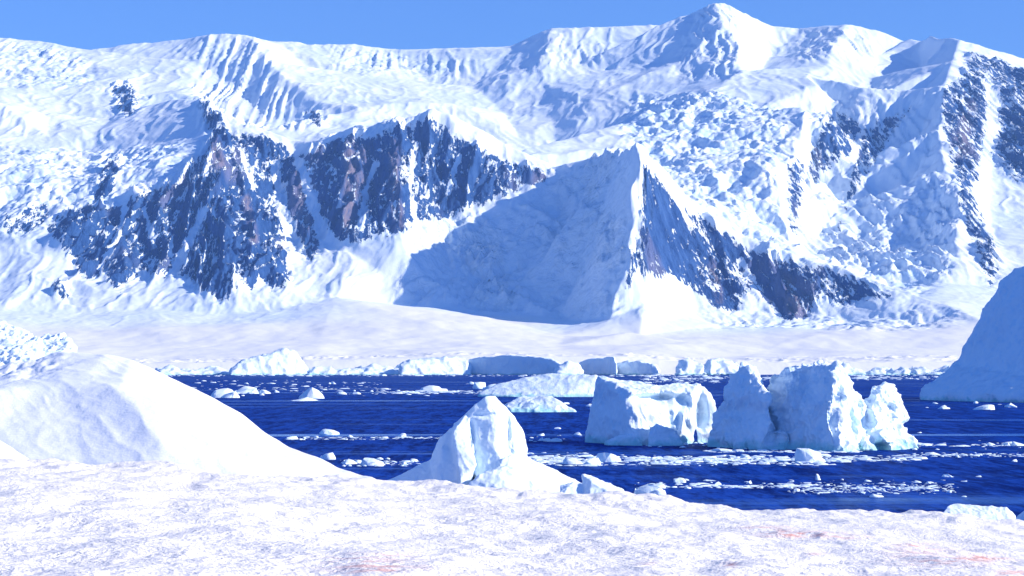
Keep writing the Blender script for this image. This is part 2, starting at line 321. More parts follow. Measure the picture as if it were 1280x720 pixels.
lines = [sky_line,
 [(p, 0, -1) for p in ()],
 # back range, mid slope
 [(-320, 120, 8000), (-100, 110, 7900), (0, 112, 7900), (60, 118, 7900), (100, 112, 8000), (165, 122, 7900), (215, 118, 7800), (250, 125, 7700)],
 [(312, 44, 8790), (335, 75, 8350), (358, 100, 8050), (372, 135, 7750), (385, 160, 7500)],
 [(262, 43, 8840), (245, 80, 8500), (240, 110, 8100), (290, 160, 7500)],
 [(295, 110, 8200), (330, 145, 7750)],
 [(390, 90, 8500), (430, 90, 8500), (480, 95, 8500), (540, 105, 8500), (590, 110, 8400)],
 [(400, 130, 7700), (450, 135, 7500), (500, 128, 7600), (560, 128, 7700), (600, 140, 7600)],
 [(690, 34, 8740), (682, 70, 8450), (678, 105, 8200), (690, 150, 7700), (696, 190, 7300)],
 [(640, 62, 8750), (632, 100, 8330), (630, 140, 7900), (650, 175, 7430), (665, 190, 7330)],
 [(720, 80, 8400), (760, 85, 8300), (820, 80, 8200)],
 [(740, 125, 7700), (800, 120, 7600), (850, 118, 7500)],
 [(872, 14, 8590), (862, 45, 8300), (862, 70, 8000), (845, 95, 7800)],
 [(895, 3, 8490), (905, 35, 8150), (925, 60, 7950), (925, 90, 7600)],
 [(1057, 30, 8340), (1045, 55, 8000), (1035, 80, 7700), (1005, 92, 7450)],
 [(970, 34, 8490), (965, 70, 8300), (950, 92, 7800)],
 [(1130, 50, 8390), (1100, 70, 8100), (1088, 95, 7700)],
 [(1110, 75, 8200), (1150, 85, 8000), (1140, 100, 7700)],
 [(900, 108, 7350), (960, 108, 7300), (1020, 105, 7250), (1080, 108, 7250), (1130, 112, 7200)],
 # icefall between the pyramid and the bay
 [(800, 150, 7050), (850, 145, 7050), (900, 140, 7050), (950, 135, 7050), (1000, 128, 6950)],
 [(830, 180, 6650), (880, 190, 6500), (925, 185, 6550), (970, 190, 6400)],
 [(880, 235, 6050), (930, 245, 6000), (975, 240, 6050)],
 [(925, 280, 5750), (975, 300, 5700)],
 # left rim of the bay
 [(1000, 128, 6950), (1008, 150, 6800), (988, 200, 6450), (978, 260, 6050), (990, 310, 5750)],
 # shaded bay
 [(1045, 135, 7250), (1090, 130, 7250), (1140, 125, 7250)],
 [(1040, 190, 7000), (1095, 190, 6950), (1140, 190, 6900)],
 [(1020, 250, 6550), (1075, 255, 6450), (1130, 245, 6500)],
 [(1020, 305, 6050), (1080, 315, 5900), (1140, 300, 6000)],
 [(1085, 345, 5500), (1140, 355, 5450)],
 [(1075, 170, 6950), (1062, 210, 6650), (1052, 260, 6300), (1045, 310, 5900)],
 # right spur
 [(1198, 52, 7690), (1190, 75, 7350), (1180, 105, 7050), (1173, 165, 6650), (1180, 215, 6300), (1200, 262, 5950), (1190, 310, 5650), (1178, 355, 5350)],
 [(1240, 110, 7200), (1245, 180, 6800), (1235, 240, 6350), (1240, 300, 5900), (1238, 360, 5400)],
 [(1300, 140, 7100), (1310, 220, 6500), (1300, 300, 5900), (1300, 370, 5300)],
 [(1600, 180, 7300), (1600, 260, 6400), (1600, 350, 5500)],
 # terrace and front wall, left
 [(-320, 118, 6800), (-100, 120, 6750), (0, 128, 6700), (60, 143, 6800), (140, 148, 6850), (165, 142, 6850), (195, 129, 6800), (215, 121, 6750), (250, 124, 6600)],
 [(250, 124, 6600), (268, 138, 6380), (300, 154, 6220), (340, 163, 6150), (362, 172, 6130), (375, 187, 6100), (395, 174, 6080), (425, 166, 6050), (488, 153, 5980), (505, 150, 5980), (540, 134, 5970), (560, 140, 5970),
  (600, 160, 5970), (640, 184, 5970), (690, 209, 5920), (745, 197, 5800), (775, 187, 5450), (795, 176, 5200)],
 [(-320, 172, 6500), (0, 170, 6500), (60, 170, 6500), (120, 164, 6520), (180, 152, 6520), (225, 143, 6450)],
 [(120, 190, 6350), (180, 180, 6300), (228, 170, 6220)],
 [(-320, 250, 5750), (0, 245, 5800), (70, 235, 5850), (130, 230, 5850), (190, 225, 5850), (235, 195, 5950)],
 [(-320, 330, 5400), (0, 315, 5450), (70, 310, 5400), (150, 300, 5450), (220, 300, 5450)],
 [(268, 140, 6370), (262, 200, 5850), (280, 270, 5450), (310, 340, 5150)],
 [(335, 170, 6100), (345, 220, 5950), (368, 290, 5600), (378, 330, 5300)],
 [(425, 170, 6040), (440, 230, 5700), (438, 280, 5480), (428, 312, 5370)],
 [(465, 220, 5800), (470, 280, 5560)],
 [(385, 352, 5180), (430, 348, 5200), (480, 345, 5260)],
 [(500, 155, 5970), (493, 220, 5650), (500, 270, 5450), (502, 305, 5340)],
 [(545, 200, 5850), (540, 260, 5700), (560, 275, 5660)],
 [(600, 200, 5830), (620, 240, 5750), (680, 230, 5800)],
 # shaded bowl
 [(560, 312, 5500), (610, 310, 5550), (670, 300, 5550), (730, 290, 5550)],
 [(540, 358, 5270), (600, 355, 5330), (660, 350, 5330), (725, 350, 5230)],
 [(690, 255, 5700), (740, 235, 5680)],
 # pyramid spur toward the camera
 [(795, 176, 5200), (800, 203, 5120), (790, 232, 5060), (795, 262, 4990), (785, 292, 4940), (789, 318, 4890), (777, 350, 4840), (766, 382, 4790), (762, 402, 4730)],
 [(762, 402, 4730), (735, 412, 4640), (705, 420, 4560)],
 [(762, 402, 4730), (800, 418, 4560)],
 # pyramid ridge to the right
 [(795, 176, 5200), (815, 196, 5250), (835, 220, 5280), (868, 258, 5290), (905, 284, 5280), (950, 305, 5270), (1000, 320, 5210), (1050, 335, 5150), (1120, 357, 5030), (1180, 380, 4880), (1230, 396, 4780)],
 [(825, 290, 5060), (835, 345, 4950)], [(850, 300, 5180), (860, 345, 5080), (868, 385, 4970)],
 [(905, 325, 5230), (912, 385, 5040)],
 [(980, 350, 5160), (990, 392, 5030)], [(1060, 352, 5110), (1062, 388, 4990)],
 # foot
 [(-320, 392, 5000), (0, 388, 5000), (100, 394, 5000), (200, 388, 5000), (280, 392, 4950), (350, 386, 4980), (420, 372, 5090), (470, 378, 5170), (520, 386, 5180), (580, 390, 5150), (640, 384, 5140), (700, 397, 5010), (735, 400, 4870)],
 [(805, 385, 4800), (850, 396, 4900), (940, 408, 4930), (1040, 404, 4930), (1120, 398, 4850), (1230, 404, 4650), (1600, 404, 4650)],
 [(-320, 425, 4300), (0, 425, 4300), (200, 428, 4300), (400, 422, 4300), (600, 426, 4250), (700, 432, 4200), (790, 412, 4350), (860, 428, 4250), (960, 436, 4200), (1100, 434, 4200), (1250, 434, 4200), (1600, 434, 4200)],
 [(-320, 446, 3700), (0, 446, 3700), (200, 448, 3700), (400, 444, 3700), (600, 443, 3650), (700, 444, 3650), (800, 440, 3700), (900, 447, 3700), (1100, 446, 3700), (1600, 446, 3700)],
 [(p, y, 3500) for p, y in ((-320, 452), (0, 452), (200, 455), (400, 452), (500, 449), (590, 446), (700, 446), (770, 447), (830, 452), (1000, 455), (1280, 455), (1600, 455))],
]
lines = [[(a, Y, Z(py, Y)) for (a, py, Y) in ln] for ln in lines if ln]
# ground nobody sees from here: valleys behind the front crests, and the back of the range
def crest_back(pts, dY, dz): lines.append([(a, Y + dY, Z(py, Y) - dz) for a, py, Y in pts])
crest_back([(268, 138, 6380), (340, 163, 6150), (425, 166, 6050), (505, 150, 5980), (540, 134, 5970), (600, 160, 5970), (690, 209, 5920)], 450, 60)
crest_back([(-320, 118, 6800), (0, 128, 6700), (140, 148, 6850), (215, 121, 6750)], 380, 50)
crest_back([(745, 197, 5800), (795, 176, 5230), (835, 220, 5300), (905, 284, 5290)], 260, 50)
crest_back([(950, 305, 5270), (1050, 335, 5150), (1120, 357, 5030)], 120, 15)
crest_back([s for s in sky_line[::3]], 900, 320)
lines.append([(-320, 10300, 500), (1600, 10300, 500)])
gx = np.arange(-318, 1599, 2.0)
gy = np.concatenate([np.arange(3500, 4700, 10.0), np.arange(4700, 7400, 6.5), np.arange(7400, 9300, 9.0), np.arange(9300, 10300, 40.0)])
base = interp_surface(lines, gx, gy, 0.4)
sharp = base.copy()
base = blur(base, 2.2, 2.2) * 0.6 + sharp * 0.4
PX, YY = np.meshgrid(gx, gy)
PY = HZ - (base - CAMZ) / YY * F
XW = (PX - 640) / F * YY

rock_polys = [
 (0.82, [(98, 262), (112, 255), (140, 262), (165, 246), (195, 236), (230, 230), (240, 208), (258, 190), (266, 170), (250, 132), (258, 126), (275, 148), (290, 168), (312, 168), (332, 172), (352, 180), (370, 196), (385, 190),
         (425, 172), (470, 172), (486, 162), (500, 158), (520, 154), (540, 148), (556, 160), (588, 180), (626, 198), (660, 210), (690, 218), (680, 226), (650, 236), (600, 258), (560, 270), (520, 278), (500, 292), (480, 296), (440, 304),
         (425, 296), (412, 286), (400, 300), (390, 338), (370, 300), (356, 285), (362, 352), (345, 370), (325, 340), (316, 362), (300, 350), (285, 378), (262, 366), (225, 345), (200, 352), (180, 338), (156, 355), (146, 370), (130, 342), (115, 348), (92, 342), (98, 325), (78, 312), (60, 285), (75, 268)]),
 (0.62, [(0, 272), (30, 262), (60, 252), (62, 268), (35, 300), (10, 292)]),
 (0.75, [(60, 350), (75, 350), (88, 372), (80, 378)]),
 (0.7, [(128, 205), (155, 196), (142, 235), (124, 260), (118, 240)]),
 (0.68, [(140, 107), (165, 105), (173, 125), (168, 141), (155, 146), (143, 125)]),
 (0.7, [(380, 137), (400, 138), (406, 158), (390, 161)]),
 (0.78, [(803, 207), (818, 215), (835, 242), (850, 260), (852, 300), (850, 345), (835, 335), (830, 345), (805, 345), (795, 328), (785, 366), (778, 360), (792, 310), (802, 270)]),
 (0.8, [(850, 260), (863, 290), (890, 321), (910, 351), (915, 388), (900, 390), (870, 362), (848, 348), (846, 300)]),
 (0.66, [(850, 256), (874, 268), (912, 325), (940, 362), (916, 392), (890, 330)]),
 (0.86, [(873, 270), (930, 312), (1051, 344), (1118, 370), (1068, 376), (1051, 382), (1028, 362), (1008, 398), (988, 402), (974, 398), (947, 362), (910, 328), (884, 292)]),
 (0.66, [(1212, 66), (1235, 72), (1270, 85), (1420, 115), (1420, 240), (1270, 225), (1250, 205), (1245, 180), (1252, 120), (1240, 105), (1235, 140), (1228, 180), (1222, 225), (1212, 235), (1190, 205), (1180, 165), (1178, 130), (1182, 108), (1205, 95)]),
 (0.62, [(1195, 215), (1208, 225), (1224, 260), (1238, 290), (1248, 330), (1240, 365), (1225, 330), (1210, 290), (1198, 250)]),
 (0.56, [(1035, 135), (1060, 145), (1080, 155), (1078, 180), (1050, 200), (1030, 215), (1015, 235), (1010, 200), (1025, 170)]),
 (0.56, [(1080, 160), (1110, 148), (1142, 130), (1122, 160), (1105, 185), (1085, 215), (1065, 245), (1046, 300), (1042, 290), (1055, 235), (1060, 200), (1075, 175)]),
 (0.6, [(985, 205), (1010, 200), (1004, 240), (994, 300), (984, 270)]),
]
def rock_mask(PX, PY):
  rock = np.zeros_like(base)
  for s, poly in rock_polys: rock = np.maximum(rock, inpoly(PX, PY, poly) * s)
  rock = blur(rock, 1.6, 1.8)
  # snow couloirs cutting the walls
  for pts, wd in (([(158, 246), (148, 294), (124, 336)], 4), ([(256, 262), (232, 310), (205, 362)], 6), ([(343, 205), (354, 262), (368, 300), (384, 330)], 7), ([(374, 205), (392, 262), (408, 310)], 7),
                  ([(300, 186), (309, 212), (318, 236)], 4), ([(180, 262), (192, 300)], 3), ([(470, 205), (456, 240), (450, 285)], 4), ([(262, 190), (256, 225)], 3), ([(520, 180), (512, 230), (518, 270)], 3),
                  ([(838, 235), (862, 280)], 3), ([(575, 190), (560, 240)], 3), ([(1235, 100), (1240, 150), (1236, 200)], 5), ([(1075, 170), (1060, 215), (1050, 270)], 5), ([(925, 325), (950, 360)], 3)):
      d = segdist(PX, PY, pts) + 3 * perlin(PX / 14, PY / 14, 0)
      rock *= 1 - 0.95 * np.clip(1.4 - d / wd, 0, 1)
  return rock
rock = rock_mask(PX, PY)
lean = np.where((PX > 1150), 0.55, 0.0) + np.where((PX > 800) & (PX < 1150), 0.35, 0) - np.where(PX < 250, 0.25, 0)
lean = blur(lean, 0, 6)
def pm(poly, s=4): return blur(inpoly(PX, PY, poly).astype(float), s, s)
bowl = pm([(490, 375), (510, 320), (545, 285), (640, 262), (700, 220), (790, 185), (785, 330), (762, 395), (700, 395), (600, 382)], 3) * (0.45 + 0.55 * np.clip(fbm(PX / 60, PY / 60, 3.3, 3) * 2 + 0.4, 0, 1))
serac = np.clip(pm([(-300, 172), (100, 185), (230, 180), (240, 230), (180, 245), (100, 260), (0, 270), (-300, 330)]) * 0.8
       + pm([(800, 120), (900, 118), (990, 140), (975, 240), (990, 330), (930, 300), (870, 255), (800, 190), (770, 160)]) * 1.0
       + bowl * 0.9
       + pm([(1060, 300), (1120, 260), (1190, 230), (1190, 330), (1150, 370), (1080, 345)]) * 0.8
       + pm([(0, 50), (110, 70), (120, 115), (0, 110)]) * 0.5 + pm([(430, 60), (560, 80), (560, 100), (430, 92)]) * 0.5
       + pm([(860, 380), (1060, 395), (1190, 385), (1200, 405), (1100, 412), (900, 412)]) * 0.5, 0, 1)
flute = pm([(255, 46), (318, 46), (362, 100), (380, 165), (300, 160), (240, 120)], 3) + pm([(-300, 50), (0, 48), (110, 68), (110, 100), (-300, 100)]) * 0.5 + pm([(420, 58), (600, 76), (600, 92), (420, 88)]) * 0.6 \
      + pm([(1130, 190), (1060, 340), (1010, 330), (1150, 150)]) * 0.15
apron = np.clip((4760 - YY) / 200, 0, 1) * (YY < 4760); apron_l = np.clip((5080 - YY) / 120, 0, 1) * np.clip((700 - PX) / 60, 0, 1) * np.clip((PX - 350) / 150, 0, 1); apron = np.maximum(apron, apron_l)
steep = np.clip(np.abs(np.gradient(base, axis=0) / np.gradient(gy)[:, None]) / 0.6, 0, 1)
nx, ny = XW, YY
wx = nx + 60 * fbm(nx / 300, ny / 300, 4.4, 3); wy = ny + 60 * fbm(nx / 300, ny / 300, 8.8, 3)
h = 0
h = h + (0.25 + 0.75 * steep) * (1 - apron) * 20 * fbm(wx / 330, wy / 330, 0.5, 5, 0.5) * (1 - flute)
rk = np.clip(rock * 1.6, 0, 1); rkw = blur(rk, 4, 4)
h = h + rkw * (34 * (ridged((wx + lean * base) / 78, wy / 330, 1.5, 5, 0.6) - 0.35) + 9 * fbm(wx / 22, wy / 30, 2.5, 3))
sv = np.clip(0.3 + fbm(nx / 220, ny / 260, 2.2, 4) * 2.0, 0.0, 1.3)
h = h + serac * (30 * (0.4 - np.abs(fbm(wx / 150, wy / 170, 3.5, 5, 0.52)) * 1.5) + sv * 9 * (0.4 - np.abs(fbm(nx / 48, ny / 70, 6.5, 4, 0.6)) * 1.5))
h = h + bowl * (60 * (0.35 - np.abs(fbm(wx / 210, wy / 260, 13.5, 5, 0.55)) * 1.4) + 14 * (ridged(wx / 60, wy / 60, 14.5, 3, 0.55) - .4))
bay = pm([(1000, 130), (1060, 128), (1185, 120), (1172, 165), (1182, 230), (1200, 265), (1185, 350), (1090, 350), (1040, 335), (990, 310), (985, 205)], 4)
h = h + bay * (26 * (0.35 - np.abs(fbm(wx / 150, wy / 240, 23.5, 5, 0.55)) * 1.4) + 9 * (ridged((wx + 0.5 * base) / 38, wy / 300, 24.5, 3, 0.55) - .4))
pk = pm([(862, 20), (895, 4), (925, 25), (930, 95), (850, 100)], 4) + pm([(1000, 35), (1100, 40), (1100, 70), (1000, 80)], 4) * .7 + pm([(680, 40), (760, 55), (760, 80), (660, 90)], 4) * .6
h = h + pk * 12 * (ridged((nx + 40 * fbm(nx / 150, ny / 200, 6, 2)) / 36, ny / 320, 27.5, 4, 0.55) - .4)
h = h + flute * (0.5 + np.clip(0.5 + 1.6 * fbm(nx / 180, ny / 240, 3.1, 3), 0, 1.2)) * (11 * (ridged(nx / 30 + 0.5 * fbm(nx / 250, ny / 400, 1, 2), ny / 1500, 7.5, 3, 0.5)) - 4)
h = h + (1 - apron) * (1 - rkw) * (1 - serac) * steep * 5.5 * ridged((wx) / 60, wy / 190, 9.5, 4, 0.5)
h = h + apron * (8 * fbm(nx / 260, ny / 420, 5.5, 4, 0.45) + np.clip((3760 - YY) / 160, 0, 1) * 4 * (ridged(nx / 60, ny / 35, 2.5, 3) - .4))
h = h + 2.0 * fbm(nx / 16, ny / 16, 12.5, 2) * (0.3 + serac + rk) * (1 - apron)
fade = np.clip((YY - 3500) / 60, 0, 1)
sky_keep = np.clip(1 - 0.0 * YY, 0, 1)
z = base + h * fade
PYB = PY; PY = HZ - (z - CAMZ) / YY * F
rock = rock_mask(PX, PY)
brown = np.zeros_like(base)
for pts, wd in (([(438, 182), (440, 230), (434, 285)], 9), ([(455, 190), (456, 240)], 6), ([(494, 180), (492, 230), (500, 280)], 6), ([(372, 215), (384, 285)], 4), ([(308, 250), (318, 300)], 5), ([(268, 180), (276, 205)], 7), ([(890, 330), (900, 375)], 5), ([(985, 350), (992, 385)], 8), ([(1215, 120), (1200, 190)], 8)):
    brown = np.maximum(brown, np.clip(1.5 - (segdist(PX, PY, pts) + 3 * perlin(PX / 9, PY / 22, 0)) / wd, 0, 1))
verts = np.stack([XW, YY, z], -1).reshape(-1, 3)
PY = PYB
attrs = {'apron': blur(apron, 3, 3).ravel(), 'bowl': bowl.ravel(), 'brown': brown.ravel(), 'rock': rock.ravel(), 'serac': serac.ravel(), 'lean': lean.ravel()}
z[0] = -3.0; z[1] = np.maximum(z[1], 8); verts = np.stack([XW, np.where(YY == gy[0], gy[0] - 45, YY), z], -1).reshape(-1, 3); nr, nc = base.shape
cy = 0.25 * (YY[:-1, :-1] + YY[1:, 1:]) * 2; cpy = PY[:-1, :-1]; cpx = PX[:-1, :-1]
foot = np.interp(cpx, [-320, 0, 420, 520, 700, 760, 800, 940, 1230, 1600], [5000, 5000, 5090, 5180, 5010, 4720, 4790, 4910, 4700, 4650])
m_gl = cy < foot
mid = np.interp(cpx, [-320, 0, 140, 215, 268, 505, 690, 745, 795, 905, 1050, 1150, 1230, 1600], [7150, 7050, 7200, 7100, 6800, 6420, 6360, 6050, 5650, 5580, 5270, 5050, 4700, 4650])
m_fr = (~m_gl) & (cy < mid); m_bk = (~m_gl) & (~m_fr)
G = verts.reshape(nr, nc, 3)
NRM = np.cross(np.gradient(G, axis=1), np.gradient(G, axis=0)).reshape(-1, 3); NRM /= np.linalg.norm(NRM, axis=1)[:, None]
NRM[NRM[:, 2] < 0] *= -1
def terrain(nm, mk, lb=None, parent=None):
    q = gridquads(nr, nc, mk); u, inv = np.unique(q.ravel(), return_inverse=True)
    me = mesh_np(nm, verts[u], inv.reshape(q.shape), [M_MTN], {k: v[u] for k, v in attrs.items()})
    me.normals_split_custom_set_from_vertices([tuple(n) for n in NRM[u]])
    return tag(link(nm, me, parent), lb)
rm = rock[:-1, :-1] > 0.22
FPX = PX[:-1, :-1]; FPY = PY[:-1, :-1]
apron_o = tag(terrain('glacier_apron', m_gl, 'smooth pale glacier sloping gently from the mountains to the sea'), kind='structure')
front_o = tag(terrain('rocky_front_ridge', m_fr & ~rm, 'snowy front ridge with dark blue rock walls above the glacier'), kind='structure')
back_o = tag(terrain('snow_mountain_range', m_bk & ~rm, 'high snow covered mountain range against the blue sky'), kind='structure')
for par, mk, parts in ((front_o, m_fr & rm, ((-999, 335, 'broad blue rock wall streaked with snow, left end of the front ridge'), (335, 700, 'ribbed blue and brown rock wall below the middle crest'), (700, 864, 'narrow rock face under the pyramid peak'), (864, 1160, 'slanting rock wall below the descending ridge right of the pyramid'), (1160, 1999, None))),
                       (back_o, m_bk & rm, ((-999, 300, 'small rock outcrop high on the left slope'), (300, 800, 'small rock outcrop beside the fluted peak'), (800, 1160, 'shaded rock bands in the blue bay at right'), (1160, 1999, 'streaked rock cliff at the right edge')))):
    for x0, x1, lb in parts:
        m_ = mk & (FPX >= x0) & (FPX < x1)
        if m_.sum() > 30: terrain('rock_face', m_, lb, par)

# ------------------------------------------------------------------ icebergs from hulls
tmp_objs = []
def berg(name, label, cat, hulls, Y0, voxel, amp, scl, mat=None, smooth=2, extra=None, group=None, dents=(), seed=0):
    """hulls: lists of (px, py, dY) as seen from the shore, each at its own depth; points run down below the water"""
    bm = bmesh.new()
    for hl in hulls:
        vs = []
        for (px, py, dY) in hl:
            v = P(px, py, Y0 + dY)
            vs.append(bm.verts.new(v))
            if v.z < CAMZ * 0.12 + 0.3: vs.append(bm.verts.new((v.x, v.y, -1.5 - 0.01 * len(vs))))
        # hanging points at the base: deepen
        r = bmesh.ops.convex_hull(bm, input=vs)
        bad = list({g for g in r['geom_interior'] + r['geom_unused'] if isinstance(g, bmesh.types.BMVert)})
        bmesh.ops.delete(bm, geom=bad, context='VERTS')
    bmesh.ops.recalc_face_normals(bm, faces=bm.faces)
    me = bpy.data.meshes.new('tmp'); bm.to_mesh(me); bm.free()
    o = bpy.data.objects.new('tmp', me); C.objects.link(o)
    md = o.modifiers.new('r', 'REMESH'); md.mode = 'VOXEL'; md.voxel_size = voxel
    if smooth: s = o.modifiers.new('s', 'SMOOTH'); s.iterations = smooth; s.factor = 0.5
    dg = bpy.context.evaluated_depsgraph_get(); ev = o.evaluated_get(dg); m2 = bpy.data.meshes.new_from_object(ev)
    bpy.data.objects.remove(o); bpy.data.meshes.remove(me)
    n = len(m2.vertices); co = np.empty(n * 3, np.float32); m2.vertices.foreach_get('co', co); co = co.reshape(-1, 3).astype(float)
    no = np.empty(n * 3, np.float32); m2.vertex_normals.foreach_get('vector', no); no = no.reshape(-1, 3)
    s = seed * 13.7
    x, y, zz = co[:, 0] / scl + s, co[:, 1] / scl + s, co[:, 2] / scl
    d = amp * (0.9 * fbm(x, y, zz, 5, 0.52) + 0.6 * (ridged(x * 1.3, y * 1.3, zz * 0.8, 3) - 0.6))
    co = co + no * d[:, None]
    for (px, py, rx, ry, dp) in dents:       # hollows (dp > 0) and bulges (dp < 0) melted into the face
        c0 = P(px, py, Y0); q = np.exp(-(((co[:, 0] - c0.x) / (rx / F * Y0)) ** 2 + ((co[:, 2] - c0.z) / (ry / F * Y0)) ** 2) ** 1.5)
        co[:, 1] += dp * q * np.clip(-no[:, 1] * 1.5 + 0.2, 0, 1)
    c = co.mean(0); c[2] = 0; co -= c
    m2.vertices.foreach_set('co', co.astype(np.float32).ravel()); m2.update()
    m2.polygons.foreach_set('use_smooth', np.ones(len(m2.polygons), bool))
    m2.materials.clear(); m2.materials.append(mat or M_ICE); m2.name = name
    o = link(name, m2); o.location = c
    tag(o, label, cat, group); return o

# left one of the pair in the middle distance: prow, shaded left side
berg('iceberg', 'iceberg with smooth shaded left side and bulging sunlit front, left of the twin peaked one', 'iceberg', [
 [(747, 469, 9), (791, 491, 1), (781, 503, .5), (786, 530, -1), (800, 557, -2), (730, 555, 10), (740, 517, 10), (751, 490, 9), (840, 484, 8), (852, 500, 6), (850, 556, 3), (750, 480, 14), (850, 545, 16), (735, 545, 16)],
 [(790, 482, 6), (835, 482, 8), (877, 478, 9), (862, 495, 5), (855, 520, 3), (845, 556, 2), (865, 552, 5), (870, 500, 12), (840, 545, 14)],
 [(870, 480, 9), (881, 482, 9), (893, 500, 10), (897, 511, 9), (888, 545, 9), (872, 548, 8), (868, 500, 9), (885, 530, 14), (880, 555, 12)],
 [(812, 533, -3), (822, 530, -2), (848, 538, -2), (854, 555, -3), (808, 556, -5), (830, 545, 4)],
 [(757, 552, -1), (775, 543, -1), (795, 545, -3), (805, 556, -4), (760, 557, -2), (780, 550, 3)],
], seaY(556), 0.17, 0.26, 2.6, smooth=3, seed=1, dents=[(822, 499, 30, 7, 2.4), (858, 504, 9, 11, 2.2), (882, 520, 8, 18, 1.8), (815, 497, 28, 4, 1.0), (812, 515, 24, 10, -1.0), (868, 528, 7, 9, -1.4), (850, 524, 4, 14, .9), (760, 505, 16, 14, .8), (836, 545, 14, 8, .8)])
berg('iceberg', 'large twin peaked iceberg with a deep blue shaded face and broken white right side', 'iceberg', [
 [(927, 454, 8), (938, 455, 8), (948, 468, 6), (956, 488, 0), (912, 484, 7), (906, 492, 7), (897, 512, 8), (892, 535, 8), (885, 556, 8), (950, 559, -4), (966, 528, -3), (960, 505, -1), (950, 500, 12), (920, 500, 15), (900, 545, 17), (958, 545, 16)],
 [(905, 545, 4), (935, 535, 1), (980, 542, -2), (985, 561, -4), (920, 559, 0), (960, 545, 14)],
 [(961, 482, 7), (966, 474, 7), (985, 462, 7), (1000, 457, 6), (1022, 453, 2), (1045, 454, -3), (1040, 482, -6), (1040, 512, -8), (1047, 562, -11), (1000, 563, -4), (962, 560, 2), (968, 525, 5), (1030, 545, 14), (1010, 480, 15), (965, 540, 15)],
 [(1045, 454, -3), (1054, 462, -1), (1066, 484, 0), (1080, 505, 1), (1085, 555, -2), (1072, 561, -6), (1048, 562, -11), (1041, 512, -8), (1040, 482, -6), (1050, 500, 12), (1075, 540, 14)],
 [(1078, 505, 3), (1090, 502, 2), (1098, 492, 3), (1106, 478, 5), (1114, 480, 5), (1127, 500, 6), (1134, 522, 5), (1118, 532, 2), (1080, 530, -1), (1115, 540, 14), (1085, 540, 14), (1110, 500, 12)],
 [(1078, 528, -1), (1120, 524, 2), (1134, 540, 3), (1148, 556, 3), (1122, 562, -4), (1078, 561, -6), (1115, 540, 14), (1085, 540, 14)],
 [(1034, 500, -8), (1050, 512, -8), (1062, 540, -8), (1062, 562, -10), (1042, 562, -11), (1050, 530, 2)],
], seaY(561), 0.15, 0.8, 3.2, smooth=0, seed=2, dents=[(930, 520, 22, 16, 1.2), (1010, 485, 12, 14, 2.0), (985, 500, 8, 20, -1.2), (978, 475, 12, 5, 1.4), (1005, 468, 12, 5, 1.2), (1018, 530, 16, 20, 1.2), (1058, 525, 6, 14, 1.8), (1048, 490, 5, 8, -1.5), (1072, 510, 8, 10, 1.2), (1092, 522, 7, 9, -1.6), (1100, 545, 14, 9, -1.6), (1086, 515, 4, 12, 1.6), (1118, 510, 7, 6, 1.2), (975, 548, 16, 9, 1.5), (1095, 558, 8, 5, 1.5)])
# great shaded berg at the right
berg('iceberg', 'huge dome shaped iceberg in blue shadow at the right edge', 'iceberg', [
 [(1281, 331, 20), (1262, 341, 24), (1246, 356, 28), (1232, 382, 32), (1219, 410, 36), (1208, 432, 38), (1196, 452, 40), (1200, 500, 36), (1340, 318, 10), (1420, 330, 0), (1520, 400, 0), (1580, 480, 0), (1300, 502, -20), (1420, 502, -30), (1340, 380, -6),
  (1560, 480, 90), (1240, 480, 90), (1300, 360, 80), (1400, 350, 80)],
 [(1192, 456, 40), (1181, 474, 40), (1166, 485, 38), (1151, 491, 36), (1149, 502, 34), (1230, 490, -6), (1300, 480, -25), (1500, 490, -30), (1500, 503, -34), (1300, 503, -32), (1220, 503, 0), (1180, 490, 70), (1300, 450, 70), (1500, 450, 60)],
], seaY(502), 0.9, 1.4, 12, smooth=6, seed=13)
# tabular and low ones behind
berg('iceberg', 'low flat topped iceberg with a white rim at the waterline, behind the pointed near iceberg', 'iceberg', [
 [(598, 491, 6), (622, 480, 10), (655, 472, 12), (684, 467, 12), (747, 469, 6), (749, 495, 0), (700, 497, -4), (640, 496, -2), (596, 494, 5), (740, 490, 40), (620, 490, 45), (690, 470, 35)]],
 seaY(496), 0.5, 0.35, 7, smooth=4, seed=4)
berg('iceberg', 'small rounded iceberg lying just in front of the flat topped one', 'iceberg', [
 [(632, 514, 1), (630, 504, 4), (650, 496, 6), (672, 494, 6), (690, 496, 3), (705, 504, 1), (723, 515, 0), (675, 516, -3), (640, 516, -2), (660, 505, 18), (700, 510, 18)]],
 seaY(515), 0.35, 0.4, 4, smooth=4, seed=5)
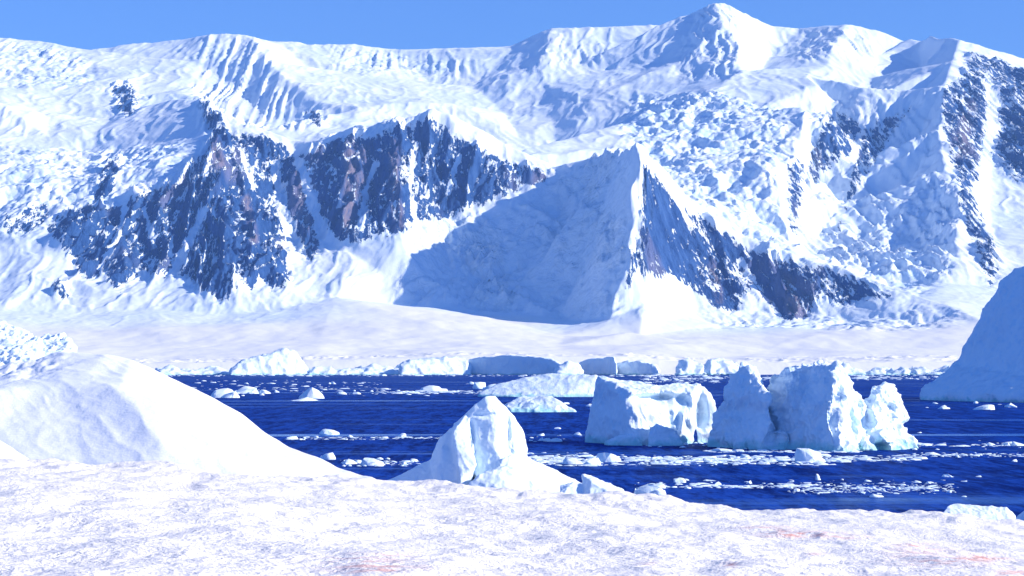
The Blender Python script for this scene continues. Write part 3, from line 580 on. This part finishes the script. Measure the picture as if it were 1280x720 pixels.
# pointed near berg
berg('iceberg', 'pointed near iceberg with ribbed pale blue left flank and rounded white foot', 'iceberg', [
 [(607, 495, 3.2), (619, 494, 3.6), (627, 505, 3.5), (644, 520, 3.6), (655, 541, 3.6), (660, 562, 3), (651, 578, 1), (626, 580, -1), (604, 577, -.4), (588, 556, 1), (584, 514, 3.2), (606, 505, 8), (650, 570, 8), (592, 570, 8), (598, 605, -1), (655, 605, 0)],
 [(584, 514, 3.4), (567, 529, 3.2), (566, 541, .6), (580, 560, -.6), (594, 581, -2), (575, 600, -3), (590, 560, 7), (600, 580, 6), (560, 590, 3), (585, 570, 1.5)],
 [(566, 533, 3.6), (551, 546, 3.4), (536, 576, 3), (552, 560, 1), (575, 600, -2), (545, 600, -1.5), (585, 590, 6), (560, 560, 8)],
 [(538, 574, 3), (511, 589, 2.5), (481, 602, 2), (500, 616, 0), (560, 612, -2), (580, 600, -2), (560, 590, 8), (500, 604, 8)],
 [(660, 571, 3), (685, 583, 2), (706, 594, 2), (732, 606, 2), (736, 622, 1), (625, 586, -3.5), (600, 592, -4), (585, 604, -4.5), (645, 590, -3.5), (690, 622, -4), (590, 622, -6), (640, 622, -6), (630, 600, 9), (720, 615, 8)],
 [(627, 572, -1), (640, 567, -.5), (648, 575, -.5), (650, 590, -2), (622, 590, -2.4), (640, 585, 3)],
], seaY(614), 0.09, 0.11, 1.6, M_NEAR, smooth=8, seed=6, dents=[(590, 545, 5, 16, .7), (612, 560, 12, 10, -.4), (634, 540, 4, 20, .5), (608, 520, 14, 4, .4), (645, 560, 5, 12, -.5), (560, 560, 6, 14, .3), (622, 600, 20, 9, -.5), (660, 590, 4, 18, .25)])
berg('broken_ice_slab', 'tilted turquoise edged ice slab broken off at the right foot of the pointed iceberg', 'ice slab', [
 [(727, 592, 2), (738, 594, 2), (760, 603, 1.6), (774, 609, 1.4), (788, 619, 1), (780, 624, -1), (735, 624, -1), (740, 603, 0), (750, 615, 4)],
 [(700, 606, 1), (716, 601, 1), (735, 606, 1), (745, 622, 0), (700, 624, -1), (720, 615, 4)]],
 seaY(618) - 6, 0.1, 0.1, 0.9, M_NEAR, smooth=1, seed=7)
berg('iceberg', 'crevassed white iceberg behind the snow dome at the left edge', 'iceberg', [
 [(-180, 420, 40), (-60, 400, 44), (4, 402, 44), (14, 410, 40), (28, 413, 40), (46, 421, 36), (52, 428, 30), (40, 450, 8), (60, 480, 0), (-180, 480, -6), (0, 470, 70), (-150, 460, 70), (30, 440, 70)],
 [(40, 426, 36), (58, 418, 38), (80, 417, 38), (91, 424, 34), (94, 440, 26), (110, 480, 10), (40, 480, 0), (80, 460, 60), (50, 460, 60)]],
 seaY(505), 0.45, 1.1, 3.6, smooth=0, seed=8)
berg('ice_floe', 'low white ice floe with a blue shaded end, beside the shore at lower right', 'ice floe', [
 [(1184, 633, 1), (1190, 629, 1.5), (1215, 632, 1.4), (1240, 636, 1), (1258, 634, 1), (1270, 644, .5), (1262, 652, -.5), (1240, 655, -1), (1200, 652, -1), (1176, 645, 0), (1220, 640, 4), (1260, 642, 3)]],
 seaY(653), 0.06, 0.06, 0.9, M_NEAR, smooth=3, seed=9)
berg('ice_floe', 'small blue shaded ice lump cut by the right edge near the shore', 'ice floe', [
 [(1268, 652, 1), (1272, 644, 1), (1284, 636, 0), (1310, 634, 0), (1330, 650, 0), (1300, 660, -1), (1268, 658, 0), (1300, 645, 4)]],
 seaY(658), 0.06, 0.05, 0.9, M_NEAR, smooth=3, seed=10)

# ------------------------------------------------------------------ glacier front cliffs along the far shore
def cliff(label, top, Y0, turn, depth=60, seed=0, base_py=None, amp=4.0, lean=26):
    """top: [(px, py)...] skyline of the cliff; turn = metres the right end comes nearer than the left one"""
    hl = []
    a, b_ = top[0][0], top[-1][0]
    for (p0, y0), (p1, y1) in zip(top[:-1], top[1:]):
        d0 = -turn * (p0 - a) / (b_ - a); d1 = -turn * (p1 - a) / (b_ - a)
        hl.append([(p0, y0, d0), (p1, y1, d1), (p0, 469, d0 - lean), (p1, 469, d1 - lean), (p0, y0 + 1, d0 + depth), (p1, y1 + 1, d1 + depth), (p0, 466, d0 + depth), (p1, 466, d1 + depth)])
    return berg('ice_cliff', label, 'ice cliff', hl, Y0, 3.0, amp, 26, M_ICE_FAR, smooth=1, seed=seed)
cliff('pale ice cliff rising in a jagged block on the far shore left of centre', [(288, 462), (300, 452), (312, 447), (330, 444), (345, 439), (356, 436), (370, 441), (377, 452), (386, 463)], 3330, -70, seed=21)
cliff('low broken ice front on the far shore at left, behind the snow dome', [(196, 461), (214, 457), (226, 462), (250, 463), (270, 459), (290, 462)], 3380, -60, seed=22, amp=5)
cliff('low line of ice blocks on the far shore between two ice cliffs', [(384, 463), (400, 459), (420, 463), (448, 460), (470, 458), (492, 461), (505, 457)], 3380, -60, seed=23, amp=5)
cliff('sunlit yellowish ice cliff on the far shore behind the pointed iceberg', [(500, 455), (512, 450), (540, 448), (568, 447), (582, 449), (590, 458)], 3350, -60, seed=24)
cliff('long blue shaded ice cliff on the far shore, left of a white knoll', [(586, 449), (600, 447), (630, 444), (660, 445), (690, 448), (702, 455)], 3420, 150, seed=25, amp=2, lean=2)
cliff('rounded white knoll on the far shore above the flat topped iceberg', [(694, 463), (700, 455), (712, 452), (722, 455), (728, 464)], 3240, -10, 50, seed=26)
cliff('short blue shaded ice cliff on the far shore right of the white knoll', [(724, 452), (745, 448), (768, 446), (771, 456)], 3420, 120, seed=27, amp=2, lean=2)
cliff('small blue shaded ice cliff above the left iceberg of the pair', [(765, 455), (786, 451), (800, 451), (820, 456), (824, 463)], 3380, 60, seed=28, amp=3, lean=2)
cliff('jumbled white and blue ice front on the far shore between the two large icebergs', [(846, 461), (856, 449), (868, 452), (880, 458), (894, 448), (908, 452), (925, 460)], 3380, -30, seed=29, amp=7)
cliff('jumbled ice front on the far shore right of the twin peaked iceberg', [(1040, 455), (1055, 455), (1066, 462), (1085, 466), (1100, 460), (1120, 463), (1140, 462), (1150, 460), (1166, 465), (1180, 460), (1230, 463)], 3380, -20, seed=30, amp=6)

# ------------------------------------------------------------------ left snow dome (height field on its own local ground)
def heightfield(name, lines3, px0, px1, dpx, ys, mat, sm, noise, attrf=None):
    gx = np.arange(px0, px1, dpx); gy = ys
    L = [[(a, Y, (Z(py, Y) if py is not None else zz)) for (a, py, Y, *r) in ln for zz in [r[0] if r else 0]] for ln in lines3]
    b = interp_surface(L, gx, gy, 8.0); b = blur(b, sm, sm)
    PXl, Yl = np.meshgrid(gx, gy); X = (PXl - 640) / F * Yl
    PYl = HZ - (b - CAMZ) / Yl * F
    zf = b + noise(X, Yl, b, PXl, PYl)
    at = attrf(X, Yl, PXl, HZ - (zf - CAMZ) / Yl * F) if attrf else {}
    v = np.stack([X, Yl, zf], -1).reshape(-1, 3)
    return mesh_np(name, v, gridquads(*b.shape), [mat], at)
crest = [(-300, 478, 175), (-100, 465, 170), (0, 456, 168), (26, 455, 167), (45, 447, 166), (60, 441, 166), (78, 437, 165), (105, 437, 164), (135, 441, 163), (165, 449, 161), (200, 464, 159), (262, 493, 156), (300, 514, 154), (330, 538, 152), (362, 558, 149), (400, 570, 146), (425, 585, 144), (450, 591, 142), (472, 596, 140), (484, 612, 138)]
dl = [crest,
 [(-300, 505, 150), (0, 487, 150), (50, 482, 151), (75, 479, 151), (100, 480, 150), (150, 486, 147.5), (200, 506, 145), (250, 532, 142.5), (300, 556, 140.5), (350, 577, 138.5), (400, 597, 137), (440, 612, 136)],
 [(30, 460, 162), (44, 469, 158)],
 [(62, 448, 163), (74, 455, 160)],
 [(-300, 560, 144), (0, 535, 144), (100, 534, 143), (200, 552, 138.5), (300, 585, 136), (400, 614, 134.5)],
 [(-300, 600, 134), (0, 590, 137), (100, 592, 136), (200, 610, 132.5), (300, 622, 131.5), (400, 640, 131)],
 [(-300, None, 120, -2), (0, None, 124, -2), (200, None, 126, -2), (400, None, 126, -2), (500, None, 127, -2), (560, None, 130, -2)],
 [(-300, None, 215, -3), (0, None, 215, -3), (150, None, 205, -3), (300, None, 185, -3), (450, None, 150, -3), (560, None, 136, -2)]]
def dn(X, Y, b, px, py):
    t = np.clip((b + 1) / 4, 0, 1)
    return t * (0.12 * fbm(X / 7, Y / 7, 1.0, 3) + 0.05 * ridged((X + Y * .8 + fbm(X / 6, Y / 6, 2, 2)) / 2.6, (Y - X * .5) / 14, 4.0, 3) + 0.012 * fbm(X / 1.1, Y / 1.1, 3.0, 3) + 0.5 * np.exp(-((px - 30) / 45) ** 2) * np.clip((Y - 152) / 8, 0, 1) * fbm(X / 2.2, Y / 2.2, 2, 4))
o = link('snow_dome', heightfield('snow_dome', dl, -298, 560, 1.6, np.arange(121, 214, 0.28), M_DUNE, 2.5, dn))
tag(o, 'big smooth white snow dome filling the left side behind the foreground snow', 'snow dome')
dl2 = [[(-300, 480, 82), (-60, 520, 82), (0, 546, 82), (20, 559, 82), (42, 574, 82), (70, 600, 82)], [(-300, 640, 74), (0, 640, 74), (70, 660, 76)], [(-300, 640, 95), (0, 640, 95), (70, 650, 90)], [(100, 680, 80), (100, 680, 95)]]
o = link('snow_mound', heightfield('snow_mound', dl2, -298, 98, 2.0, np.arange(74, 95, 0.25), M_DUNE, 2.5, lambda X, Y, b, px, py: 0.04 * fbm(X, Y, 1.0, 3)))
tag(o, 'small bright snow mound at the left edge in front of the big dome', 'snow mound')

# ------------------------------------------------------------------ foreground snow
gxf = np.arange(-420, 1700, 1.7)
inv = np.linspace(1 / 74.0, 1 / 13.0, 520); gyf = np.sort(1 / inv)
gyf = np.concatenate([np.arange(-3, 13, 0.5), gyf[gyf > 13.0], np.arange(74.5, 112, 1.5)])
PXf, YF = np.meshgrid(gxf, gyf)
XF = (PXf - 640) / F * np.maximum(YF, 9.0)
edge = np.interp(PXf, [-420, 0, 100, 200, 300, 430, 520, 600, 700, 760, 800, 850, 900, 950, 1000, 1060, 1100, 1150, 1200, 1280, 1700],
                 [568, 572, 575, 580, 590, 600, 605, 609, 614, 618, 620, 623, 629, 634, 631, 637, 641, 644, 646, 654, 680])
YE = 60.0
kk = np.exp(-0.5 * (np.arange(-70, 71) / 30.0) ** 2); kk /= kk.sum()
esm = np.convolve(np.pad(edge[0], 70, mode='edge'), kk, mode='valid'); eres = (edge[0] - esm)[None, :]
edge = np.broadcast_to(esm[None, :], edge.shape) + eres * np.clip((YF - 40) / 18, 0, 1) ** 2
ze = Z(edge, YE)
t = YF / YE
zf = 10.4 + (ze - 10.4) * t + 0.10 * np.sin(t * np.pi) * 0 
lump = 0.06 * fbm(XF / 1.0, YF / 1.9, 0.3, 4, 0.45) + 0.014 * (ridged(XF / 0.6, YF / 1.1, 1.3, 3) - .4)
lump += 0.17 * fbm(XF / 4, YF / 8, 5.3, 3)
cups = perlin(XF / 0.9, YF / 1.5, 8.2); lump -= 0.17 * np.clip(cups - 0.22, 0, 1) ** 0.7 * np.clip(perlin(XF / 6, YF / 9, 4.1) + 0.35, 0, 1)
near = np.clip((YF - 12) / 6, 0, 1)
edgewild = np.clip((YF - 44) / 12, 0, 1)
lump += edgewild * (0.11 * np.clip(fbm(XF / 1.1, YF / 3, 6.6, 4), -0.3, 1))
zf = zf + lump * (0.3 + 0.7 * near)
Yb = YE + 1.2 * perlin(XF / 3, 0.5, 0.5)
over = np.clip(YF - Yb, 0, None)
zf = zf - np.where(over > 0, 0.10 * over ** 1.5 + 0.05 * over, 0)
zf = np.maximum(zf, -2)
PYf = HZ - (zf - CAMZ) / np.maximum(YF, 1) * F
algae = np.zeros_like(zf)
for (x0, y0, rx, ry, s) in ((1000, 668, 45, 4, 1.1), (978, 665, 12, 3, 1.0), (1055, 671, 30, 3, .7), (1145, 682, 25, 3, .9), (1150, 690, 45, 9, .5), (1220, 698, 40, 4, 1.1), (1180, 702, 60, 7, .6), (1270, 716, 25, 6, .7), (455, 700, 60, 6, .6), (470, 710, 50, 7, .9), (480, 693, 40, 3, .6),
                            (915, 706, 10, 3, 1.0), (960, 660, 30, 3, .7), (810, 704, 12, 4, .5), (1020, 692, 12, 3, .5)):
    algae = np.maximum(algae, s * np.exp(-((PXf - x0) / rx) ** 2 - ((PYf - y0) / ry) ** 2))
v = np.stack([XF, YF, zf], -1).reshape(-1, 3)
o = link('snow_field', mesh_np('snow_field', v, gridquads(*zf.shape), [M_FORE], {'algae': algae}))
tag(o, 'lumpy foreground snow field with faint pink algae stains', kind='structure')

# ------------------------------------------------------------------ drifting ice pieces
def chunk_mesh(seed, flat, spiky):
    r = random.Random(seed); bm = bmesh.new()
    n = 9 + r.randrange(6)
    for k in range(1 + r.randrange(3)):
        ox, oy, s = (r.uniform(-.45, .45), r.uniform(-.3, .3), r.uniform(.4, .8)) if k else (0, 0, 1)
        vs = []
        for i in range(n):
            a = r.uniform(0, 6.283); q = r.uniform(.5, 1) * s
            vs.append(bm.verts.new((ox + math.cos(a) * q * .5, oy + math.sin(a) * q * .5, r.uniform(-.05, flat * (1 if r.random() < spiky else .55)) * s)))
        for i in range(5):
            a = i * 1.257 + r.random(); vs.append(bm.verts.new((ox + math.cos(a) * .5 * s, oy + math.sin(a) * .5 * s, -.12)))
        q = bmesh.ops.convex_hull(bm, input=vs)
        bmesh.ops.delete(bm, geom=list({g for g in q['geom_interior'] + q['geom_unused'] if isinstance(g, bmesh.types.BMVert)}), context='VERTS')
    bmesh.ops.subdivide_edges(bm, edges=bm.edges, cuts=1, use_grid_fill=True, smooth=0.25)
    for v in bm.verts:
        v.co += Vector((r.uniform(-1, 1), r.uniform(-1, 1), r.uniform(-1, 1))) * .022
    me = bpy.data.meshes.new('ice_chunk'); bm.to_mesh(me); bm.free(); me.materials.append(M_CHIP)
    for p in me.polygons: p.use_smooth = r.random() < .5
    return me
lumps = [chunk_mesh(i, .55, .5) for i in range(10)]; flats = [chunk_mesh(50 + i, .16, .35) for i in range(8)]
def piece(px, py, wpx, kind=None, hs=1.0, label=None, group=None, name='ice_chunk'):
    Y = seaY(py); me = random.choice(kind or lumps); s = wpx / F * Y
    o = link(name, me); o.location = ((px - 640) / F * Y, Y, -0.06 * s); o.rotation_euler = (0, 0, random.uniform(0, 6.28))
    o.scale = (s, s, s * hs * random.uniform(.8, 1.2)); tag(o, label, 'ice chunk', group); return o
# larger pieces one by one: (px, waterline py, width px, flat?, height scale, label)
single = [
 (279, 497, 36, 0, .8, 'pale low ice lump beside the left snow dome near the far shore'),
 (308, 492, 36, 1, 1.6, 'long flat ice piece just right of the low lump by the snow dome'),
 (332, 492, 18, 0, .6, 'small humped ice piece between the flat strip and the peaked bergy bit'),
 (380, 501, 74, 1, .8, 'broad flat ice floe under a peaked bergy bit near the far shore'),
 (388, 498, 38, 0, .75, 'peaked white bergy bit standing on the broad floe'),
 (427, 493, 14, 0, .6, 'small ice bit to the right of the peaked bergy bit'),
 (538, 489, 34, 0, .5, 'whitish low ice piece left of the flat topped iceberg'),
 (600, 486, 18, 0, 1.0, 'upright small ice block at the left tip of the flat topped iceberg'),
 (616, 488, 22, 0, .7, 'stubby ice block against the left end of the flat topped iceberg'),
 (412, 543, 26, 0, .6, 'lone white ice lump in open water above the tail of the snow dome'),
 (410, 574, 26, 0, .9, 'rounded ice boulder at the left end of the brash line by the dome'),
 (436, 580, 24, 0, .8, 'ice boulder second from left in the brash line by the dome'),
 (468, 581, 34, 0, .6, 'ragged ice heap in the brash line left of the pointed iceberg'),
 (365, 549, 16, 0, .5, 'ice lump at the left start of the thin upper brash line'),
 (704, 505, 16, 1, 1.2, 'small flat floe right of the rounded iceberg'),
 (738, 508, 18, 1, 1.6, 'flat floe tucked against the left iceberg of the pair'),
 (697, 536, 9, 0, .5, 'tiny lone ice bit right of the pointed iceberg top'),
 (695, 552, 18, 0, .6, 'low ice lump left of the smooth shaded iceberg'),
 (717, 580, 30, 0, .9, 'large ragged ice block at the left of the wide brash band'),
 (760, 577, 32, 0, .95, 'large rounded ice block in the wide brash band'),
 (740, 581, 26, 0, .7, 'ice block between the ragged and the rounded ones of the wide brash band'),
 (818, 610, 30, 0, .75, 'ragged white ice heap floating right of the broken slab'),
 (812, 617, 44, 1, 2.2, 'low floe just under the ragged ice heap near the shore'),
 (850, 603, 16, 0, .9, 'pointed little ice bit right of the ragged ice heap'),
 (896, 606, 14, 0, .9, 'small peaked ice bit in the sparse line above the shore'),
 (1010, 577, 34, 0, 1.0, 'piled white ice blocks below the twin peaked iceberg'),
 (1022, 600, 6, 0, 2.2, 'thin upright ice spike in the water at lower right'),
 (1096, 621, 24, 1, 1.4, 'oval flat floe below the field of ice bits at right'),
 (1034, 616, 40, 1, .7, 'long thin floe left of the oval one'),
 (1178, 511, 28, 1, 2.2, 'white floe in front of the huge shaded dome, left'),
 (1228, 512, 30, 0, .6, 'humped white floe in front of the huge shaded dome, middle'),
 (1264, 509, 18, 1, 2.0, 'small floe in front of the huge shaded dome, at the right edge'),
 (1239, 556, 20, 0, .6, 'small humped floe in open water at right'),
 (1258, 556, 12, 1, 1.6, 'flat floe just right of the small humped one'),
 (1272, 557, 22, 1, 1.4, 'flat floe cut by the right edge in open water'),
 (1166, 568, 24, 1, 1.4, 'flat strip of ice below the right foot of the twin peaked iceberg'),
 (1215, 569, 14, 1, 1.8, 'little flat ice strip to the right of the longer strip'),
 (1184, 596, 16, 1, 1.4, 'short flat floe in the pale calm band at right'),
 (1223, 596, 10, 1, 1.4, 'tiny flat floe right of the short one in the calm band'),
 (1268, 577, 8, 0, .8, 'small ice ball near the right edge'),
 (1148, 541, 10, 0, .5, 'tiny ice bit at the lower right of the broken white iceberg side'),
 (1205, 621, 8, 0, .5, 'tiny ice bit above the floe at lower right'),
]
for (x, y, wd, fl, hs, lb) in single:
    piece(x, y, wd, flats if fl else lumps, hs, lb, name='ice_floe' if fl else 'ice_chunk')
def scatter(n, x0, x1, y0, y1, s0, s1, label, group, flat=.4, bias=1.0):
    for i in range(n):
        x = random.uniform(x0, x1); y = y0 + (y1 - y0) * random.random(); s = s0 + (s1 - s0) * random.random() ** 2.2
        piece(x, y, s, flats if random.random() < flat else lumps, random.uniform(.4, .9), label, group)
scatter(34, 300, 620, 477, 495, 3, 13, 'small white ice piece drifting near the far shore left of the flat topped iceberg', 'ice pieces near the far shore')
scatter(10, 640, 720, 498, 512, 3, 8, 'small ice piece floating around the rounded iceberg', 'ice pieces by the rounded iceberg')
scatter(26, 355, 525, 546, 550, 4, 12, 'small ice piece in the thin upper brash line above the dome tail', 'ice pieces in the upper brash line', .7)
scatter(34, 425, 525, 574, 583, 5, 15, 'small ice piece in the brash line left of the pointed iceberg', 'ice pieces in the brash line left of the pointed iceberg', .3)
scatter(18, 660, 740, 543, 552, 4, 14, 'small ice piece left of the waterline of the smooth shaded iceberg', 'ice pieces at the left iceberg', .6)
scatter(20, 840, 1000, 600, 612, 4, 10, 'small ice bit in the sparse line above the near shore', 'ice bits in the sparse line', .6)
scatter(78, 985, 1210, 600, 618, 4, 13, 'small ice bit in the loose field of bits at lower right', 'ice bits in the loose field', .6)
scatter(14, 1150, 1285, 503, 512, 3, 10, 'small ice bit along the foot of the huge shaded dome', 'ice bits by the shaded dome', .6)
scatter(14, 1130, 1285, 550, 572, 3, 8, 'tiny ice bit in open water at right', 'ice bits in open water at right', .6)
scatter(26, 880, 1060, 558, 564, 4, 9, 'small ice bit pressed along the waterline of the twin peaked iceberg', 'ice bits along the twin peaked iceberg', .4)
scatter(16, 800, 880, 553, 560, 4, 9, 'small ice bit pressed along the waterline of the left iceberg of the pair', 'ice bits along the left iceberg', .4)
# dense brash: beyond counting
def brash(name, label, n, areas, s0, s1):
    co = []; fa = []; off = 0
    src = []
    for me in lumps + flats:
        c = np.empty(len(me.vertices) * 3, np.float32); me.vertices.foreach_get('co', c)
        me.calc_loop_triangles(); t = np.empty(len(me.loop_triangles) * 3, np.int32); me.loop_triangles.foreach_get('vertices', t)
        src.append((c.reshape(-1, 3), t.reshape(-1, 3)))
    for (k, x0, x1, y0, y1) in areas:
        for i in range(int(n * k)):
            c, t = random.choice(src); px = random.uniform(x0, x1); py = y0 + (y1 - y0) * (random.random() + random.random()) / 2; Y = seaY(py)
            s = (s0 + (s1 - s0) * random.random() ** 3.5) / F * Y; a = random.uniform(0, 6.28); sx = random.uniform(1, 2.6)
            R = np.diag([sx, 1, 0.6]) @ np.array([[math.cos(a), -math.sin(a), 0], [math.sin(a), math.cos(a), 0], [0, 0, random.uniform(.6, 1.1)]])
            co.append((c @ R.T) * s + np.array([(px - 640) / F * Y, Y, -0.07 * s])); fa.append(t + off); off += len(c)
    me = mesh_np(name, np.concatenate(co), np.concatenate(fa), [M_CHIP], smooth=False)
    tag(link(name, me), label, 'brash ice', kind='stuff')
brash('brash_ice', 'wide band of crushed white brash ice in front of the two large icebergs', 1500, [(.55, 665, 1030, 569, 583), (.30, 780, 1060, 568, 580), (.1, 662, 780, 565, 583), (.12, 1030, 1150, 569, 578), (.12, 880, 1070, 562, 566), (.05, 1100, 1290, 553, 560), (.05, 790, 1010, 600, 612)], 3, 13)
brash('brash_ice', 'thin line of brash ice along the shadowed water left of the pointed iceberg', 300, [(.5, 360, 560, 546, 550), (.6, 430, 530, 575, 583)], 2, 7)
brash('brash_ice', 'fine ice crumbs along the far shore waterline', 900, [(.5, 200, 880, 467.5, 471), (.5, 880, 1180, 467.5, 476), (.3, 800, 900, 468, 480), (.3, 470, 640, 488, 493), (.2, 240, 480, 474, 492)], 2, 8)
brash('brash_ice', 'fine ice crumbs in the loose field at lower right', 900, [(.7, 985, 1190, 603, 617), (.2, 850, 1000, 606, 610), (.25, 1120, 1285, 566, 572)], 2, 7)

# ------------------------------------------------------------------ air
bm = bmesh.new(); bmesh.ops.create_cube(bm, size=1)
for v in bm.verts: v.co = Vector((v.co.x * 18400, 5000 + v.co.y * 10900, 890 + v.co.z * 1790))
me = bpy.data.meshes.new('haze'); bm.to_mesh(me); bm.free()
hm = bpy.data.materials.new('blue_air'); hm.use_nodes = True; ht = hm.node_tree
for n in list(ht.nodes):
    if n.type == 'BSDF_PRINCIPLED': ht.nodes.remove(n)
pv = ht.nodes.new('ShaderNodeVolumePrincipled'); pv.inputs['Color'].default_value = (0.22, 0.48, 1.0, 1); pv.inputs['Density'].default_value = 5e-5; pv.inputs['Anisotropy'].default_value = 0.0
ht.links.new(pv.outputs[0], ht.nodes['Material Output'].inputs['Volume']); me.materials.append(hm)
tag(link('haze', me), 'thin blue air between the shore and the mountains', 'haze', kind='stuff')
